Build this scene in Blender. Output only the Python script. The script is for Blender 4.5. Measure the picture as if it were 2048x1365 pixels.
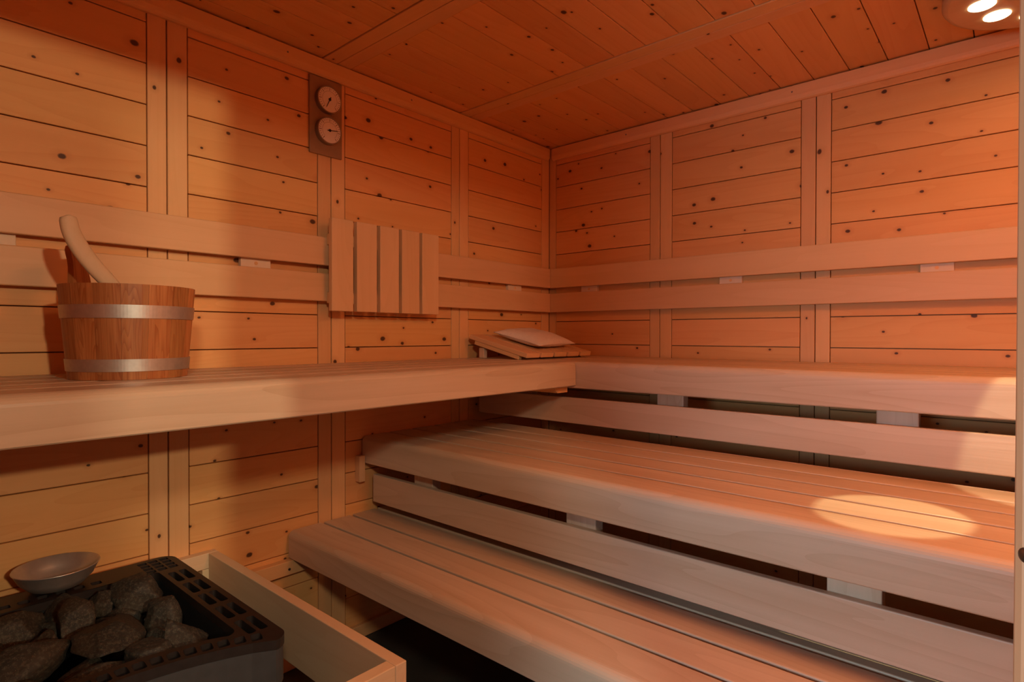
import bpy, bmesh, math, random
from mathutils import Vector, Matrix, noise

# ------------------------------------------------------------------ reset
for o in list(bpy.data.objects):
    bpy.data.objects.remove(o, do_unlink=True)
scene = bpy.context.scene
COL = scene.collection
EYE = 1.17                      # eye height; heights measured from the eye are EYE + h
CEIL = 2.173

# ------------------------------------------------------------------ camera
cam_d = bpy.data.cameras.new('camera')
cam = bpy.data.objects.new('camera', cam_d)
COL.objects.link(cam)
yaw, pitch, roll = 0.71696791, -0.00987558, 0.00139104
fwd = Vector((-math.sin(yaw) * math.cos(pitch), math.cos(yaw) * math.cos(pitch), math.sin(pitch)))
rgt = Vector((math.cos(yaw), math.sin(yaw), 0))
upv = rgt.cross(fwd)
r2 = rgt * math.cos(roll) + upv * math.sin(roll)
u2 = upv * math.cos(roll) - rgt * math.sin(roll)
M = Matrix((r2, u2, -fwd)).transposed().to_4x4()
M.translation = Vector((1.9195, -2.5074, EYE))
cam.matrix_world = M
cam_d.sensor_fit = 'HORIZONTAL'
cam_d.sensor_width = 36.0
cam_d.lens = 1161.25 / 2048 * 36.0
cam_d.clip_start = 0.01
scene.camera = cam

# ------------------------------------------------------------------ view, world, large lights
scene.view_settings.view_transform = 'Standard'
scene.view_settings.look = 'None'
scene.view_settings.gamma = 1.0
scene.view_settings.use_curve_mapping = False
scene.view_settings.exposure = 0.07

world = bpy.data.worlds.new('world')
scene.world = world
world.use_nodes = True
world.node_tree.nodes['Background'].inputs[0].default_value = (0.42, 0.48, 0.72, 1)
world.node_tree.nodes['Background'].inputs[1].default_value = 0.20


def area_light(name, loc, target, size, energy, color, shape='DISK', spread=180):
    d = bpy.data.lights.new(name, 'AREA')
    d.shape = shape
    d.size = size
    d.energy = energy
    d.color = color
    d.spread = math.radians(spread)
    o = bpy.data.objects.new(name, d)
    COL.objects.link(o)
    o.location = loc
    o.rotation_euler = (Vector(target) - Vector(loc)).to_track_quat('-Z', 'Y').to_euler()
    return o


# lamps of the room outside the sauna, seen through the doorway only as light
area_light('anteroom_lamp_far', (4.6, -2.53, 1.99), (0, -2.0, 1.2), 0.12, 45, (1.0, 0.82, 0.54))
area_light('anteroom_lamp_ceiling', (2.90, -3.00, 2.07), (0.9, -1.6, 0.9), 0.22, 18, (1.0, 0.84, 0.60))
area_light('anteroom_daylight', (1.74, -3.50, 1.16), (1.45, -0.8, 0.72), 0.42, 6.0, (0.62, 0.85, 1.0), spread=100)

# ------------------------------------------------------------------ materials
MAT = {}


def new_mat(name):
    m = bpy.data.materials.new(name)
    m.use_nodes = True
    MAT[name] = m
    nt = m.node_tree
    b = nt.nodes['Principled BSDF']
    return m, nt, b


def nd(nt, kind, **kw):
    n = nt.nodes.new(kind)
    for k, v in kw.items():
        setattr(n, k, v)
    return n


def math_node(nt, op, a, b=None, c=None, clamp=False):
    n = nt.nodes.new('ShaderNodeMath')
    n.operation = op
    n.use_clamp = clamp
    for i, v in enumerate((a, b, c)):
        if v is None:
            continue
        if isinstance(v, (int, float)):
            n.inputs[i].default_value = v
        else:
            nt.links.new(v, n.inputs[i])
    return n.outputs[0]


def mix_col(nt, fac, a, b, blend='MIX'):
    n = nt.nodes.new('ShaderNodeMix')
    n.data_type = 'RGBA'
    n.blend_type = blend
    for sock, v in ((n.inputs['Factor'], fac), (n.inputs['A'], a), (n.inputs['B'], b)):
        pass
    def put(idx, v):
        s = n.inputs[idx]
        if isinstance(v, (int, float)):
            s.default_value = v
        elif isinstance(v, tuple):
            s.default_value = (*v, 1) if len(v) == 3 else v
        else:
            nt.links.new(v, s)
    put(0, fac)
    put(6, a)
    put(7, b)
    return n.outputs[2]


def wood(name, light, dark, knots=0.0, ring=0.25, var=0.12, rough=0.55, knot_scale=8.5, streak=1.0, spec=0.35, gx=1.0, gyz=1.0, knot_max=0.048):
    """Wood whose grain runs along the local X of each piece; every piece is shifted by its own random number."""
    m, nt, b = new_mat(name)
    tc = nd(nt, 'ShaderNodeTexCoord')
    oi = nd(nt, 'ShaderNodeObjectInfo')
    rnd = oi.outputs['Random']
    cx = nd(nt, 'ShaderNodeCombineXYZ')
    for i, k in enumerate((37.3, 91.7, 17.9)):
        nt.links.new(math_node(nt, 'MULTIPLY', rnd, k), cx.inputs[i])
    add = nd(nt, 'ShaderNodeVectorMath', operation='ADD')
    nt.links.new(tc.outputs['Object'], add.inputs[0])
    nt.links.new(cx.outputs[0], add.inputs[1])
    P = add.outputs[0]

    def stretched(sx, sy, sz, detail, distort):
        mp = nd(nt, 'ShaderNodeMapping')
        mp.inputs['Scale'].default_value = (sx * gx, sy * gyz, sz * gyz)
        nt.links.new(P, mp.inputs['Vector'])
        n = nd(nt, 'ShaderNodeTexNoise')
        n.inputs['Scale'].default_value = 1.0
        n.inputs['Detail'].default_value = detail
        n.inputs['Distortion'].default_value = distort
        nt.links.new(mp.outputs[0], n.inputs['Vector'])
        return n.outputs['Fac']
    broad = stretched(0.9, 9, 9, 3, 0.4)
    fine = stretched(3.0, 150 / max(1, gyz * 0.5), 150 / max(1, gyz * 0.5), 2, 0.0)
    rings = stretched(0.7, 7, 7, 1, 0.2)
    saw = math_node(nt, 'FRACT', math_node(nt, 'MULTIPLY', rings, 13.0))
    saw = math_node(nt, 'POWER', saw, 2.2)
    g = math_node(nt, 'MULTIPLY_ADD', broad, 1.7 * streak, 0.5 - 0.85 * streak, clamp=True)
    f = math_node(nt, 'ADD', math_node(nt, 'MULTIPLY', g, 0.62),
                  math_node(nt, 'ADD', math_node(nt, 'MULTIPLY', saw, ring), math_node(nt, 'MULTIPLY', fine, 0.22)), clamp=True)
    col = mix_col(nt, f, light, dark)
    # piece to piece variation
    hv = nd(nt, 'ShaderNodeHueSaturation')
    nt.links.new(col, hv.inputs['Color'])
    nt.links.new(math_node(nt, 'MULTIPLY_ADD', rnd, 2 * var, 1 - var), hv.inputs['Value'])
    r3 = math_node(nt, 'FRACT', math_node(nt, 'MULTIPLY', rnd, 7.31))
    nt.links.new(math_node(nt, 'MULTIPLY_ADD', r3, 0.009, 0.4945), hv.inputs['Hue'])
    col = hv.outputs[0]
    if knots > 0:
        mp = nd(nt, 'ShaderNodeMapping')
        mp.inputs['Scale'].default_value = (0.80, 1.05, 1)
        nt.links.new(P, mp.inputs['Vector'])
        wn = nd(nt, 'ShaderNodeTexNoise')
        wn.inputs['Scale'].default_value = 60
        nt.links.new(P, wn.inputs['Vector'])
        vo = nd(nt, 'ShaderNodeTexVoronoi', voronoi_dimensions='2D', feature='F1')
        vo.inputs['Scale'].default_value = knot_scale
        nt.links.new(mp.outputs[0], vo.inputs['Vector'])
        sep = nd(nt, 'ShaderNodeSeparateColor')
        nt.links.new(vo.outputs['Color'], sep.inputs[0])
        sel = math_node(nt, 'LESS_THAN', sep.outputs[0], knots)
        big = math_node(nt, 'POWER', sep.outputs[1], 3.0)
        size = math_node(nt, 'MULTIPLY_ADD', big, knot_max, 0.032)
        d = math_node(nt, 'MULTIPLY_ADD', wn.outputs['Fac'], 0.035, vo.outputs['Distance'])
        d = math_node(nt, 'SUBTRACT', d, 0.0175)
        rel = math_node(nt, 'DIVIDE', d, size)
        core = nd(nt, 'ShaderNodeMapRange')
        core.inputs[1].default_value = 0.75
        core.inputs[2].default_value = 1.15
        core.inputs[3].default_value = 0.94
        core.inputs[4].default_value = 0.0
        nt.links.new(rel, core.inputs[0])
        halo = nd(nt, 'ShaderNodeMapRange')
        halo.inputs[1].default_value = 0.9
        halo.inputs[2].default_value = 3.2
        halo.inputs[3].default_value = 0.38
        halo.inputs[4].default_value = 0.0
        nt.links.new(rel, halo.inputs[0])
        col = mix_col(nt, math_node(nt, 'MULTIPLY', halo.outputs[0], sel), col, tuple(x * y for x, y in zip(dark, (0.75, 0.6, 0.5))))
        col = mix_col(nt, math_node(nt, 'MULTIPLY', core.outputs[0], sel), col, (0.060, 0.018, 0.007))
    nt.links.new(col, b.inputs['Base Color'])
    b.inputs['Roughness'].default_value = rough
    b.inputs['Specular IOR Level'].default_value = spec
    bp = nd(nt, 'ShaderNodeBump')
    bp.inputs['Strength'].default_value = 0.12
    bp.inputs['Distance'].default_value = 0.002
    nt.links.new(fine, bp.inputs['Height'])
    nt.links.new(bp.outputs[0], b.inputs['Normal'])
    return m


wood('pine_panel', (0.81, 0.435, 0.165), (0.70, 0.32, 0.098), knots=0.62, var=0.06)
wood('pine_stile', (0.80, 0.475, 0.215), (0.71, 0.37, 0.14), knots=0.16, ring=0.15, var=0.07)
wood('pine_gap', (0.30, 0.14, 0.05), (0.22, 0.09, 0.03), ring=0.1)
wood('bench_wood', (0.66, 0.51, 0.37), (0.475, 0.325, 0.205), ring=0.24, var=0.05, rough=0.40, streak=1.25)
wood('rail_wood', (0.76, 0.475, 0.245), (0.66, 0.375, 0.168), ring=0.18, var=0.04, rough=0.45)
wood('pale_block', (0.80, 0.64, 0.46), (0.72, 0.52, 0.34), ring=0.12, var=0.05)
wood('bucket_wood', (0.52, 0.215, 0.07), (0.30, 0.088, 0.022), ring=0.45, var=0.20, rough=0.4, streak=1.5, gx=0.45, gyz=5.0)
wood('post_wood', (0.86, 0.43, 0.21), (0.78, 0.34, 0.14), ring=0.3, var=0.03)
wood('ladle_wood', (0.66, 0.47, 0.29), (0.55, 0.36, 0.20), ring=0.08, var=0.03)
wood('guard_wood', (0.74, 0.57, 0.37), (0.64, 0.43, 0.24), ring=0.2, var=0.05)


def plain(name, col, rough=0.5, metal=0.0, noise_amt=0.0, nscale=20, col2=None, bump=0.0):
    m, nt, b = new_mat(name)
    b.inputs['Roughness'].default_value = rough
    b.inputs['Metallic'].default_value = metal
    tc = nd(nt, 'ShaderNodeTexCoord')
    n = nd(nt, 'ShaderNodeTexNoise')
    n.inputs['Scale'].default_value = nscale
    n.inputs['Detail'].default_value = 6
    nt.links.new(tc.outputs['Object'], n.inputs['Vector'])
    c2 = col2 if col2 else tuple(c * (1 - noise_amt) for c in col)
    fac = math_node(nt, 'MULTIPLY_ADD', n.outputs['Fac'], 2.4, -0.7, clamp=True)
    nt.links.new(mix_col(nt, fac, col, c2), b.inputs['Base Color'])
    if bump:
        bp = nd(nt, 'ShaderNodeBump')
        bp.inputs['Strength'].default_value = bump
        bp.inputs['Distance'].default_value = 0.004
        nt.links.new(n.outputs['Fac'], bp.inputs['Height'])
        nt.links.new(bp.outputs[0], b.inputs['Normal'])
    return m, nt, b


plain('slate_floor', (0.030, 0.034, 0.033), 0.45, 0, 0.5, 7, (0.05, 0.054, 0.05), bump=0.4)
plain('heater_body', (0.055, 0.055, 0.058), 0.5, 0.2, 0.2, 40)
plain('heater_rim', (0.026, 0.019, 0.017), 0.42, 0.2, 0.3, 60)
plain('heater_inside', (0.012, 0.012, 0.013), 0.6, 0.3, 0.3, 30)
plain('steel', (0.66, 0.63, 0.60), 0.36, 0.75, 0.1, 60)
plain('hoop_steel', (0.60, 0.56, 0.51), 0.42, 0.85, 0.12, 90)
plain('screw_metal', (0.30, 0.29, 0.28), 0.35, 1.0, 0.2, 200)
plain('dial_plate', (0.36, 0.215, 0.115), 0.35, 0.0, 0.15, 30)
plain('dial_face', (0.86, 0.78, 0.68), 0.4, 0.0, 0.04, 30)
plain('dial_rim', (0.42, 0.38, 0.34), 0.3, 0.9, 0.1, 60)
plain('black_ink', (0.015, 0.012, 0.010), 0.5)
plain('dial_print', (0.20, 0.15, 0.12), 0.6)
plain('cotton', (0.78, 0.64, 0.54), 0.9, 0.0, 0.10, 120, bump=0.15)
plain('lamp_side', (0.34, 0.31, 0.28), 0.5, 0.0, 0.1, 30)
plain('plaster', (0.55, 0.50, 0.44), 0.9, 0.0, 0.1, 10)
wood('lamp_wood', (0.62, 0.42, 0.24), (0.50, 0.30, 0.14), ring=0.1, var=0.02)

# stones: dark speckled olivine
m, nt, b = new_mat('sauna_stone')
tc = nd(nt, 'ShaderNodeTexCoord')
oi = nd(nt, 'ShaderNodeObjectInfo')
n1 = nd(nt, 'ShaderNodeTexNoise'); n1.inputs['Scale'].default_value = 14; n1.inputs['Detail'].default_value = 8
n2 = nd(nt, 'ShaderNodeTexNoise'); n2.inputs['Scale'].default_value = 160; n2.inputs['Detail'].default_value = 3
vo = nd(nt, 'ShaderNodeTexVoronoi'); vo.inputs['Scale'].default_value = 260
for n in (n1, n2, vo):
    nt.links.new(tc.outputs['Object'], n.inputs['Vector'])
base = mix_col(nt, math_node(nt, 'MULTIPLY_ADD', n1.outputs['Fac'], 3.0, -1.0, clamp=True), (0.013, 0.014, 0.0125), (0.034, 0.025, 0.015))
base = mix_col(nt, math_node(nt, 'MULTIPLY_ADD', n2.outputs['Fac'], 3.0, -1.45, clamp=True), base, (0.085, 0.073, 0.050))
base = mix_col(nt, math_node(nt, 'LESS_THAN', vo.outputs['Distance'], 0.16), base, (0.12, 0.105, 0.072))
hv = nd(nt, 'ShaderNodeHueSaturation')
nt.links.new(base, hv.inputs['Color'])
nt.links.new(math_node(nt, 'MULTIPLY_ADD', oi.outputs['Random'], 0.5, 0.75), hv.inputs['Value'])
nt.links.new(hv.outputs[0], b.inputs['Base Color'])
b.inputs['Roughness'].default_value = 0.75
bp = nd(nt, 'ShaderNodeBump'); bp.inputs['Strength'].default_value = 0.6; bp.inputs['Distance'].default_value = 0.004
nt.links.new(math_node(nt, 'ADD', n1.outputs['Fac'], math_node(nt, 'MULTIPLY', n2.outputs['Fac'], 0.35)), bp.inputs['Height'])
nt.links.new(bp.outputs[0], b.inputs['Normal'])

m, nt, b = new_mat('led_lens')
b.inputs['Base Color'].default_value = (0.9, 0.85, 0.75, 1)
b.inputs['Emission Color'].default_value = (1.0, 0.80, 0.50, 1)
b.inputs['Emission Strength'].default_value = 4.5

# ------------------------------------------------------------------ mesh helpers
CACHE = {}
R_ID = Matrix.Identity(3)
R_LEFT = Matrix(((0, 0, 1), (1, 0, 0), (0, 1, 0)))          # piece on the left wall: long along Y, face towards +X
R_BACK = Matrix(((1, 0, 0), (0, 0, -1), (0, 1, 0)))         # piece on the back wall: long along X, face towards -Y
R_CEIL = Matrix(((0, 1, 0), (1, 0, 0), (0, 0, -1)))         # piece on the ceiling: long along Y, face down
R_CEILX = Matrix(((1, 0, 0), (0, -1, 0), (0, 0, -1)))       # on the ceiling, long along X
R_Y = Matrix(((0, -1, 0), (1, 0, 0), (0, 0, 1)))            # lying, long along Y, face up
R_LEFTV = Matrix(((0, 0, 1), (0, -1, 0), (1, 0, 0)))        # on the left wall, long along Z, face +X
R_BACKV = Matrix(((0, -1, 0), (0, 0, -1), (1, 0, 0)))       # on the back wall, long along Z, face -Y


def finish(bm, name, mat, smooth=False):
    bmesh.ops.recalc_face_normals(bm, faces=bm.faces)
    me = bpy.data.meshes.new(name)
    bm.to_mesh(me)
    bm.free()
    for mm in (mat if isinstance(mat, (list, tuple)) else [mat]):
        me.materials.append(MAT[mm])
    if smooth:
        for p in me.polygons:
            p.use_smooth = True
    return me


def box_mesh(lx, ly, lz, mat, bev=0.0015, seg=1):
    key = ('box', round(lx, 4), round(ly, 4), round(lz, 4), mat, bev, seg)
    if key in CACHE:
        return CACHE[key]
    bm = bmesh.new()
    bmesh.ops.create_cube(bm, size=1)
    for v in bm.verts:
        v.co = Vector((v.co.x * lx, v.co.y * ly, v.co.z * lz))
    if bev:
        bmesh.ops.bevel(bm, geom=bm.edges[:], offset=bev, segments=seg, profile=0.5, affect='EDGES')
    me = finish(bm, 'piece', mat)
    CACHE[key] = me
    return me


def extrude_profile(pts, length, mat, name='profile', smooth_angle=None):
    """pts: (y, z) outline, extruded along local X, centred."""
    bm = bmesh.new()
    a = [bm.verts.new((-length / 2, y, z)) for y, z in pts]
    c = [bm.verts.new((length / 2, y, z)) for y, z in pts]
    n = len(pts)
    bm.faces.new(a)
    bm.faces.new(c[::-1])
    for i in range(n):
        bm.faces.new((a[i], c[i], c[(i + 1) % n], a[(i + 1) % n]))
    return finish(bm, name, mat)


def link(name, me, parent=None, loc=(0, 0, 0), R=None):
    o = bpy.data.objects.new(name, me)
    COL.objects.link(o)
    o.parent = parent
    mw = (R if R is not None else R_ID).to_4x4()
    mw.translation = Vector(loc)
    o.matrix_basis = mw
    return o


def thing(name, label, cat, loc=(0, 0, 0), group=None):
    o = bpy.data.objects.new(name, None)
    COL.objects.link(o)
    o.location = loc
    o.empty_display_size = 0.05
    tag(o, label, cat, group)
    return o


def tag(o, label, cat, group=None):
    o['label'] = label
    o['category'] = cat
    if group:
        o['group'] = group
    return o


def struct(o, label=None):
    o['kind'] = 'structure'
    if label:
        o['label'] = label
        o['category'] = 'structure'
    return o


def piece(name, parent, x0, x1, y0, y1, z0, z1, mat, R=R_ID, bev=0.0015, seg=1, origin=(0, 0, 0)):
    """Axis-aligned world box; R says which way its local axes (grain along local X) lie."""
    size = Vector((abs(x1 - x0), abs(y1 - y0), abs(z1 - z0)))
    Rt = R.transposed()
    ls = [sum(abs(Rt[i][j]) * size[j] for j in range(3)) for i in range(3)]
    c = Vector(((x0 + x1) / 2, (y0 + y1) / 2, (z0 + z1) / 2)) - Vector(origin)
    return link(name, box_mesh(ls[0], ls[1], ls[2], mat, bev, seg), parent, c, R)


# ------------------------------------------------------------------ the room shell
XR = 2.64          # right wall
YF = -2.75         # front wall left of the door
GAP = 0.0032       # joint between two planks
TH = 0.014

fl = struct(link('floor', box_mesh(6.2, 5.6, 0.06, 'slate_floor', 0), None, (2.75, -2.3, -0.03)), 'dark slate floor under the benches')

z_lines = [EYE + 0.911 - 0.1197 * k for k in range(-1, 18)]


def panel_planks(parent, a0, a1, side):
    for zt in z_lines:
        top = min(zt + 0.1197 - GAP / 2, CEIL)
        bot = max(zt + GAP / 2, 0.0)
        if top - bot < 0.01:
            continue
        if side == 'L':
            piece('plank', parent, -TH, 0, a0, a1, bot, top, 'pine_panel', R_LEFT, 0.0012)
        else:
            piece('plank', parent, a0, a1, 0, TH, bot, top, 'pine_panel', R_BACK, 0.0012)


def stile(parent, a0, a1, side):
    if side == 'L':
        piece('stile', parent, -TH, 0.0006, a0 + 0.0018, a1 - 0.0018, 0, CEIL, 'pine_stile', R_LEFTV, 0.0012)
    else:
        piece('stile', parent, a0 + 0.0018, a1 - 0.0018, -0.0006, TH, 0, CEIL, 'pine_stile', R_BACKV, 0.0012)


wl = struct(link('wall_left', box_mesh(0.05, 2.9, 2.26, 'pine_gap', 0), None, (-TH - 0.026, -1.40, 1.10)),
            'knotty pine panelled wall behind the long upper bench')
wl_in = wl.matrix_basis.translation.copy()
wb = struct(link('wall_back', box_mesh(2.75, 0.05, 2.26, 'pine_gap', 0), None, (1.33, TH + 0.026, 1.10)),
            'knotty pine panelled wall above the stepped benches')


def reparent_fix(parent):
    off = parent.matrix_basis.translation
    for ch in parent.children:
        ch.location = ch.location - off


left_joints = [(-0.0, -0.066), (-0.613, -0.670), (-0.670, -0.721), (-1.266, -1.325), (-1.325, -1.380),
               (-1.816, -1.874), (-1.874, -1.927), (-2.425, -2.48), (-2.48, -2.535), (-2.69, -2.75)]
for a, c in left_joints:
    stile(wl, c, a, 'L')
for a, c in ((-0.066, -0.613), (-0.721, -1.266), (-1.380, -1.816), (-1.927, -2.425), (-2.535, -2.69)):
    panel_planks(wl, c + 0.001, a - 0.001, 'L')
reparent_fix(wl)

back_joints = [(0.0, 0.046), (0.600, 0.652), (0.652, 0.712), (1.261, 1.316), (1.316, 1.370), (1.925, 1.980), (1.980, 2.035), (2.58, 2.64)]
for a, c in back_joints:
    stile(wb, a, c, 'B')
for a, c in ((0.046, 0.600), (0.712, 1.261), (1.370, 1.925), (2.035, 2.58)):
    panel_planks(wb, a + 0.001, c - 0.001, 'B')
reparent_fix(wb)

# ceiling: boards run along Y between pairs of cross battens
ce = struct(link('ceiling', box_mesh(2.75, 2.9, 0.05, 'pine_gap', 0), None, (1.33, -1.40, CEIL + TH + 0.026)),
            'knotty pine boarded ceiling with cross battens')
gx = [-0.044 + 0.123 * k for k in range(0, 23)]
rows = [(0.0, -0.564), (-0.684, -1.250), (-1.370, -1.870), (-1.990, -2.75)]
for y1, y0 in rows:
    for k in range(len(gx) - 1):
        a, c = max(gx[k] + GAP / 2, 0.0), min(gx[k + 1] - GAP / 2, XR)
        if c - a > 0.01:
            piece('board', ce, a, c, y0, y1, CEIL, CEIL + TH, 'pine_panel', R_CEIL, 0.0012)
for y1, ym, y0 in ((-0.5672, -0.624, -0.6808), (-1.2532, -1.310, -1.3668), (-1.8732, -1.930, -1.9868)):
    piece('batten', ce, 0, XR, ym + 0.0012, y1, CEIL - 0.003, CEIL + TH, 'pine_stile', R_CEILX, 0.0012)
    piece('batten', ce, 0, XR, y0, ym - 0.0012, CEIL - 0.003, CEIL + TH, 'pine_stile', R_CEILX, 0.0012)
reparent_fix(ce)

# cornice mouldings
cz0, cz1 = EYE + 0.937, CEIL - 0.0065


def cornice(L):
    pts = [(0, cz0), (0.010, cz0), (0.016, cz0 + 0.004), (0.019, cz0 + 0.011), (0.021, cz0 + 0.02), (0.021, cz1), (0, cz1)]
    zc = (cz0 + cz1) / 2
    return [(-y, z - zc) for y, z in pts], zc


pts, zc = cornice(2.7)
c1 = struct(link('trim_1', extrude_profile(pts, 2.60, 'pine_stile'), None, (1.332, -0.0008, zc)), 'pine cornice moulding along the top of the wall above the stepped benches')
c2 = struct(link('trim_2', extrude_profile([(-y, z) for y, z in pts], 2.72, 'pine_stile'), None, (0.0008, -1.3840, zc),
                 Matrix(((0, 1, 0), (1, 0, 0), (0, 0, 1)))), 'pine cornice moulding along the top of the long wall')
for o, spots in ((c1, [(-0.85, -0.0212), (-0.1, -0.0212), (0.65, -0.0212)]), (c2, [(-0.75, 0.0212), (-0.12, 0.0212), (0.42, 0.0212), (1.05, 0.0212)])):
    for sx, sy in spots:
        bm = bmesh.new()
        bmesh.ops.create_cone(bm, cap_ends=True, segments=10, radius1=0.0035, radius2=0.0035, depth=0.0012, matrix=Matrix.Rotation(math.pi / 2, 4, 'X'))
        me = finish(bm, 'nail', 'screw_metal')
        link('nail', me, o, (sx, sy, 0.006))
# baseboard on the long wall
struct(piece('baseboard_left', None, 0.0008, 0.020, -2.74, -0.02, 0.001, 0.052, 'pine_stile', R_LEFT, 0.003, 2), 'pine baseboard at the foot of the long wall')

# right, front and diagonal walls (behind and beside the camera)
struct(piece('wall_right', None, XR, XR + 0.06, -1.42, 0.06, 0, 2.24, 'pine_panel', Matrix(((0, 0, 1), (1, 0, 0), (0, 1, 0))), 0), 'pine wall at the far end of the benches')
struct(piece('wall_front', None, -0.02, 1.06, YF - 0.06, YF, 0, 2.24, 'pine_panel', R_BACK, 0), 'pine wall beside the heater')
E0 = Vector((1.9175, -2.0))
UD = Vector((0.754, 0.657)).normalized()
VD = Vector((0.657, -0.754)).normalized()
R_D = Matrix(((UD.x, VD.x, 0), (UD.y, VD.y, 0), (0, 0, -1)))
R_D = Matrix(((UD.x, -VD.x, 0), (UD.y, -VD.y, 0), (0, 0, 1)))    # local X along the door wall, local Y into the room


def diag_box(name, parent, u0, u1, v0, v1, z0, z1, mat, bev=0.0015, vertical=False, seg=1):
    c = E0 + UD * ((u0 + u1) / 2) + VD * ((v0 + v1) / 2)
    if vertical:
        R = R_D @ Matrix(((0, -1, 0), (0, 0, -1), (1, 0, 0)))
        me = box_mesh(z1 - z0, u1 - u0, v1 - v0, mat, bev, seg)
    else:
        R = R_D
        me = box_mesh(u1 - u0, v1 - v0, z1 - z0, mat, bev, seg)
    return link(name, me, parent, (c.x, c.y, (z0 + z1) / 2), R)


dw = struct(diag_box('wall_diagonal', None, 0.072, 0.975, 0.0, 0.06, 0, 2.24, 'pine_panel', 0), 'pine wall panel to the right of the doorway')
struct(diag_box('wall_diagonal_left', None, -1.16, -0.772, 0.0, 0.06, 0, 2.24, 'pine_panel', 0), 'pine wall panel to the left of the doorway')
struct(diag_box('wall_above_door', None, -0.772, 0.072, 0.0, 0.06, 2.02, 2.24, 'pine_panel', 0), 'pine panel above the doorway')
door = bpy.data.objects.new('door_1', None)
COL.objects.link(door)
struct(door, 'pine door frame whose right post edges the picture')
# the right post has a moulded reveal: bead, groove, flat
post_pts = [(0.0026, 0.0), (0.0008, 0.0008), (0.0, 0.0026), (0.0, 0.0075), (0.0012, 0.0085), (0.0012, 0.0105), (0.0, 0.0115),
            (0.0, 0.055), (0.012, 0.055), (0.012, 0.09), (0.07, 0.09), (0.07, 0.0)]
bm = bmesh.new()
low = [bm.verts.new((0.0, u, v)) for u, v in post_pts]
hi = [bm.verts.new((2.19, u, v)) for u, v in post_pts]
bm.faces.new(low)
bm.faces.new(hi[::-1])
for i in range(len(post_pts)):
    j = (i + 1) % len(post_pts)
    bm.faces.new((low[i], low[j], hi[j], hi[i]))
pm = finish(bm, 'post', 'post_wood')
R_post = Matrix(((0, UD.x, VD.x), (0, UD.y, VD.y), (1, 0, 0)))
link('post', pm, door, (E0.x, E0.y, 0), R_post)
diag_box('post', door, -0.77, -0.70, 0.0, 0.09, 0, 2.19, 'guard_wood', 0.002, True)
diag_box('header', door, -0.70, 0.0, 0.0, 0.09, 1.96, 2.02, 'guard_wood', 0.002)
sc = E0 + VD * 0.0102 - UD * 0.0004
bm = bmesh.new()
bmesh.ops.create_uvsphere(bm, u_segments=16, v_segments=8, radius=0.0050)
for v in bm.verts:
    v.co.z *= 0.35
screw = link('screw', finish(bm, 'screw', 'screw_metal', True), door, (sc.x, sc.y, EYE - 0.142),
             (Vector((-UD.x, -UD.y, 0))).to_track_quat('Z', 'Y').to_matrix())

# ------------------------------------------------------------------ benches
Z_UP, Z_MID, Z_LOW = EYE - 0.103, EYE - 0.390, EYE - 0.683
SL_T = 0.027


def nosing_profile(depth, height, rad=0.022, lip=0.03):
    """front board of a bench: rounded top front edge, front at y=0 growing towards +y; z=0 is the top"""
    pts = []
    for i in range(7):
        a = math.pi / 2 * i / 6
        pts.append((rad - rad * math.cos(a), -rad + rad * math.sin(a)))
    pts += [(depth, 0), (depth, -SL_T), (lip, -SL_T), (lip, -height), (0.003, -height), (0, -height + 0.003)]
    return pts


def nosing(name, parent, L, depth, height, loc, R):
    me = extrude_profile(nosing_profile(depth, height), L, 'bench_wood', 'front_board')
    for p in me.polygons:
        p.use_smooth = False
    return link(name, me, parent, loc, R)


# R for a front board whose front faces -Y: identity.  Facing +X (left bench): local Y -> -X, local X -> Y
# upper bench along the long wall
ub1 = thing('sauna_bench', 'pale wooden upper bench along the long wall carrying the bucket', 'bench', (0.3, -1.7, Z_UP))
def bx(parent, name, x0, x1, y0, y1, z0, z1, mat='bench_wood', R=R_ID, bev=0.003, seg=2):
    return piece(name, parent, x0, x1, y0, y1, z0, z1, mat, R, bev, seg, parent.location)


YS = -0.6385                      # seam towards the back bench
for x0, x1 in ((0.022, 0.130), (0.143, 0.250), (0.263, 0.370), (0.383, 0.492)):
    bx(ub1, 'slat', x0, x1, -2.73, YS, Z_UP - SL_T, Z_UP, R=R_Y)
me = extrude_profile(nosing_profile(0.115, 0.094), 2.73 + YS, 'bench_wood', 'front_board')
link('front_board', me, ub1, Vector((0.62, (YS - 2.73) / 2, Z_UP)) - ub1.location, R_Y)
for y in (-0.70, -1.55, -2.35):
    bx(ub1, 'bearer', 0.03, 0.588, y - 0.035, y + 0.035, Z_UP - SL_T - 0.045, Z_UP - SL_T, 'bench_wood')
# cross beam showing under the inner end, cut at an angle
me = extrude_profile([(-0.045, 0), (0.045, 0), (0.045, -0.026), (-0.02, -0.026)], 0.50, 'pine_stile', 'end_bearer')
link('end_bearer', me, ub1, Vector((0.335, -0.69, Z_UP - 0.094)) - ub1.location)

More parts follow.
